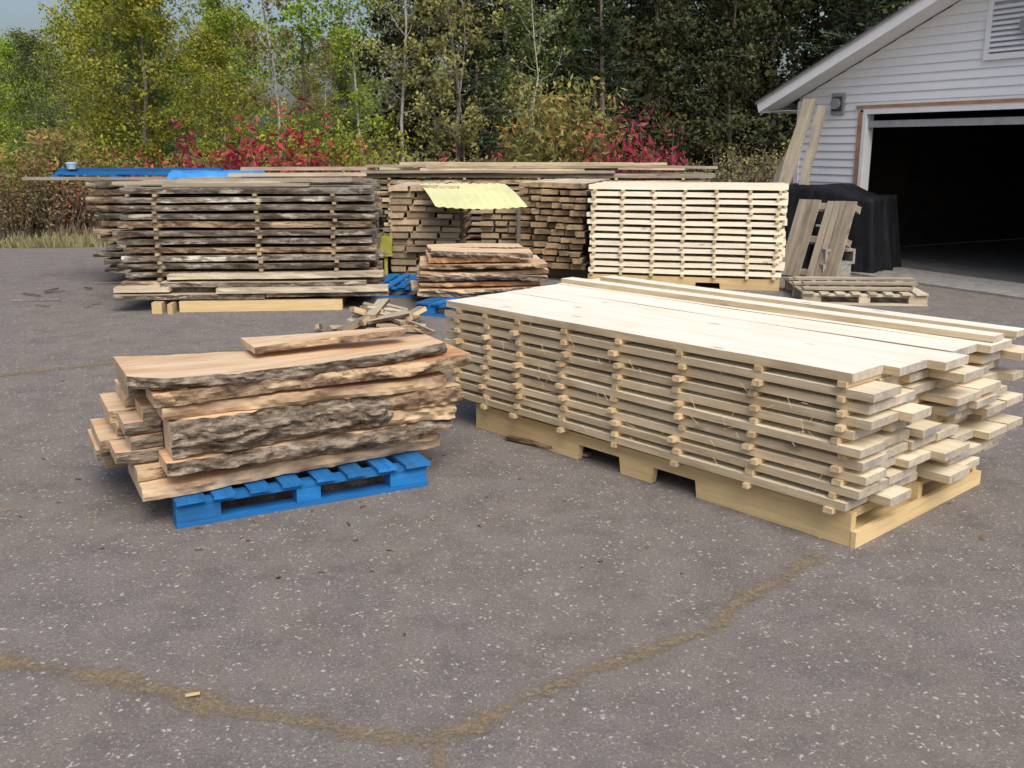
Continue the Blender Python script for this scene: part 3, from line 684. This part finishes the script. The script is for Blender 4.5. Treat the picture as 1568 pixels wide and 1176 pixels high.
ME={
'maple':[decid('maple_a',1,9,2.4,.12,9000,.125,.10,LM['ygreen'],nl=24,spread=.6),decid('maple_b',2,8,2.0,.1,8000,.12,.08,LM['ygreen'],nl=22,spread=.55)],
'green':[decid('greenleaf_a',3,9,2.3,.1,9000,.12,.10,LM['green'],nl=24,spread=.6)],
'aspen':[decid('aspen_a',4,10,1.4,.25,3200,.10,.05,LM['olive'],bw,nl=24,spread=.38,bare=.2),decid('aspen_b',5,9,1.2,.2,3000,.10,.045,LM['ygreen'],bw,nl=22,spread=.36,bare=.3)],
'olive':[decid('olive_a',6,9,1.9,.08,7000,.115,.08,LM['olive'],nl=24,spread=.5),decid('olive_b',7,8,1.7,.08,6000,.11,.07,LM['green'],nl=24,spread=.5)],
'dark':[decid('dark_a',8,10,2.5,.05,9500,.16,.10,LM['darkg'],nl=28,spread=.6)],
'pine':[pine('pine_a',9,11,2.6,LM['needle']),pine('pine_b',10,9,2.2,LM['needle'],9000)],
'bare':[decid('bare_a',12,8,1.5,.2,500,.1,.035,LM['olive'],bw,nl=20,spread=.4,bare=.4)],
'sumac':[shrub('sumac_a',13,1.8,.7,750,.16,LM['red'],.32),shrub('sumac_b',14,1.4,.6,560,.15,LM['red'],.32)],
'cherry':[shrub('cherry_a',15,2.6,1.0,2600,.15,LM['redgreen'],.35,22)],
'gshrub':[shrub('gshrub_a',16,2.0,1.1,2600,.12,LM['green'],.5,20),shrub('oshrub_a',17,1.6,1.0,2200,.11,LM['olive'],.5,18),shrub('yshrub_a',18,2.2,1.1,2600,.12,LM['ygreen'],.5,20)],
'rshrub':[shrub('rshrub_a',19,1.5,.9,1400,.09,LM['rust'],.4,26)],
}
random.seed(99)
NM={'maple':'maple_tree','green':'leafy_tree','aspen':'birch_tree','olive':'autumn_tree','dark':'dark_tree','pine':'pine_tree','bare':'bare_tree','sumac':'red_sumac_shrub','cherry':'cherry_shrub','gshrub':'shrub','rshrub':'brown_shrub'}
def put(kind,x,y,s=1.0,i=None,parent=None):
    me=ME[kind][i] if i is not None else random.choice(ME[kind])
    q=x/y
    if y>23 and s>.55 and (abs(q+.185)<.03 or abs(q+.49)<.035 or abs(q+.33)<.012): s*=.66   # lower gaps in the tree line
    o=bpy.data.objects.new(NM[kind] if parent is None else 'tree',me); scene.collection.objects.link(o)
    o.location=(x,y,0); o.rotation_euler=(U(-.03,.03),U(-.03,.03),U(0,6.28)); o.scale=(s*U(.9,1.1),s*U(.9,1.1),s); o.parent=parent
def zone(x):
    if x<-7.5: return ['maple']*5+['green','aspen','green']
    if x<-2.5: return ['aspen']*4+['olive']*3+['maple','green']
    if x<1: return ['olive']*3+['pine','aspen','dark']
    if x<4.5: return ['olive','dark','dark','pine','pine']
    return ['dark']*3+['pine']*3
for y,dx,sc in((24.5,2.4,.8),(27.5,2.2,.95),(30.5,2.4,1.0)):
    x=-19*y/28
    while x<14*y/28:
        xx=x+U(-.8,.8)
        if not (xx>3.2 and y<25):
            put(random.choice(zone(xx*28/y)),xx,y+U(-1.2,1.2),sc*U(.72,1.1)*(.88 if xx<-5 else 1))
        x+=dx*U(.75,1.25)
fo=empty('forest')
for y,dx in((35,2.6),(42,3.1)):
    x=-22*y/28
    while x<17*y/28:
        z_=zone(x*28/y)
        if z_[0]=='aspen': z_=z_+['olive','green','maple','olive']
        put(random.choice(z_),x+U(-1,1),y+U(-1.5,1.5),(1.0+(y-34)*.012)*U(.8,1.12)*(1.3 if x>-1 else .85),parent=fo); x+=dx*U(.7,1.3)
put('bare',.5,24.4,.85); put('bare',-1.2,23.8,.7); put('aspen',-5.4,23.3,.95,0); put('aspen',-2.6,23.8,.9,0); put('aspen',-3.6,24,.9,1)
put('pine',-.9,24.2,.55,1); put('maple',-8.6,23.8,.66,0); put('maple',-12.8,23,.5,1); put('green',-10.6,22.6,.45)
x=-19
while x<14:
    for yy in (20.5,22.5):
        xx=x+U(-.6,.6)
        if xx>3 and yy<22: continue
        k='gshrub' if R()<.6 else 'rshrub'
        put(k,xx*yy/22,yy+U(-.7,.7),U(.55,.95))
    x+=1.35
for a_,y_,s_ in((-.384,19.4,.8),(-.333,19.4,1.0),(-.306,19.3,1.1),(-.288,19.8,1.0),(-.256,19.3,1.2),(-.235,19.1,1.25),(-.215,19.6,1.15),(-.18,19.3,.9),(-.156,19.5,.8),(.111,19.1,1.05),(.134,19,1.15),(-.036,19.8,.8),(-.506,18.2,.6),(-.46,18.8,.7)):
    put('sumac',a_*y_*.975,y_,s_)
for a_,y_,s_ in((.044,20.0,1.1),(.074,20.2,1.0),(.031,20.8,.9),(-.483,18.8,.75),(-.509,17.9,.6),(-.446,19.2,.75),(.15,20.4,.6)):
    put('cherry',a_*y_*.975,y_,s_)
for a_,y_,s_ in((.21,19,.8),(.237,19.3,1.0),(.26,20,1.1),(.177,19.6,.9),(-.473,18.2,.8),(-.52,17.6,.7),(-.423,18.9,.7)):
    put('rshrub',a_*y_*.975,y_,s_)
rng=np.random.default_rng(3); n=26000
X=rng.uniform(-22,6,n); Y=16.3+np.abs(rng.normal(0,1,n))**1.3*2.6+.6*(np.sin(X*.8)+1)*.3
hgt=rng.uniform(.04,.18,n)*(1+np.clip((Y-17.2)*.9,0,2.4)); a=rng.uniform(0,6.28,n); w=.012+.008*rng.random(n)
lean=rng.normal(0,.22,(n,2))*hgt[:,None]
v=np.zeros((n,4,3)); cx,sy=np.cos(a)*w,np.sin(a)*w
v[:,0]=np.stack([X-cx,Y-sy,X*0],1); v[:,1]=np.stack([X+cx,Y+sy,X*0],1)
v[:,2]=np.stack([X+lean[:,0]+cx*.5,Y+lean[:,1]+sy*.5,hgt],1); v[:,3]=np.stack([X+lean[:,0]-cx*.5,Y+lean[:,1]-sy*.5,hgt],1)
me=bpy.data.meshes.new('weeds'); me.from_pydata(v.reshape(-1,3).tolist(),[],np.arange(n*4).reshape(n,4).tolist()); me.materials.append(LM['weed'])
tn=np.where(hgt<.2,.85,.35)+rng.normal(0,.2,n)
at=me.attributes.new('tint','FLOAT','POINT'); at.data.foreach_set('value',np.repeat(np.clip(tn,0,1),4).astype(np.float32)); me.update()
scene.collection.objects.link(bpy.data.objects.new('weeds',me))

# ------------------------------------------------------------ ground litter
random.seed(77)
mb=MB(['weather_lt','weather','barkmix','sticker'])
plank(mb,(-.03,5.42,.012),(.42,5.08,.012),.035,.015,'barkmix',.8,.01)
plank(mb,(-1.0,2.685,.015),(-.96,2.70,.015),.008,.005,'sticker',.9,.002)
for i in range(9): 
    x,y=U(-5.6,-4.3),U(10,12); a=U(0,3); l=U(.15,.6); plank(mb,(x,y,.015),(x+l*math.cos(a),y+l*math.sin(a)*.5,.015),.022,.012,'weather',U(.3,.6),.02)
for i in range(220):
    x,y=U(-4,4.5),U(2.4,12); s_=U(.003,.009); mb.box((x,y,.004),(s_*U(1,3.5),s_,.004),random.choice(('weather_lt','barkmix','weather')),(U(-.2,.2),U(-.2,.2),U(0,3)),U(.5,.9))
for i in range(70):
    x,y=-1.0+random.gauss(0,.75),4.5+random.gauss(0,.5); mb.box((x,y,.005),(U(.01,.04),U(.004,.012),.005),'barkmix',(0,U(-.2,.2),U(0,3)),U(.4,.9))
mb.obj('wood_chips')
mb=MB(['barkmix'])
for x,y in((.45,4.15),(2.02,3.95),(2.05,4.0)):
    mb.slab(.06,lambda q:-.016*math.sin(q/.06*math.pi)-.002,lambda q:.016*math.sin(q/.06*math.pi)+.002,.003,T((x,y,.006))@RZ(U(0,6))@Matrix.Rotation(.3,4,'Y'),('barkmix',)*3,nseg=6,zw=.02,tint=.7)
mb.obj('fallen_leaves')

# ------------------------------------------------------------ camera and light
cam=bpy.data.cameras.new('camera'); co=bpy.data.objects.new('camera',cam); scene.collection.objects.link(co)
cam.sensor_width=36; cam.lens=34.4; cam.clip_end=1000; co.location=(0,0,1.65); co.rotation_euler=(rad(90-13.64),0,0)
scene.camera=co
sv=Vector((.25,-.65,.80)).normalized()
w=bpy.data.worlds.new('World'); scene.world=w; w.use_nodes=True; nt=w.node_tree
sky=nt.nodes.new('ShaderNodeTexSky'); sky.sky_type='NISHITA'; sky.sun_disc=False
sky.sun_elevation=math.asin(sv.z); sky.sun_rotation=math.atan2(sv.x,sv.y); sky.dust_density=5.0; sky.air_density=1.0; sky.ozone_density=.8
nt.links.new(sky.outputs[0],nt.nodes['Background'].inputs[0]); nt.nodes['Background'].inputs[1].default_value=.15
ld=bpy.data.lights.new('sun','SUN'); lo=bpy.data.objects.new('sun',ld); scene.collection.objects.link(lo)
ld.energy=2.2; ld.angle=rad(40); ld.color=(1,.96,.90); lo.rotation_euler=(-sv).to_track_quat('-Z','Y').to_euler()
scene.view_settings.view_transform='Standard'; scene.view_settings.look='None'; scene.view_settings.exposure=0
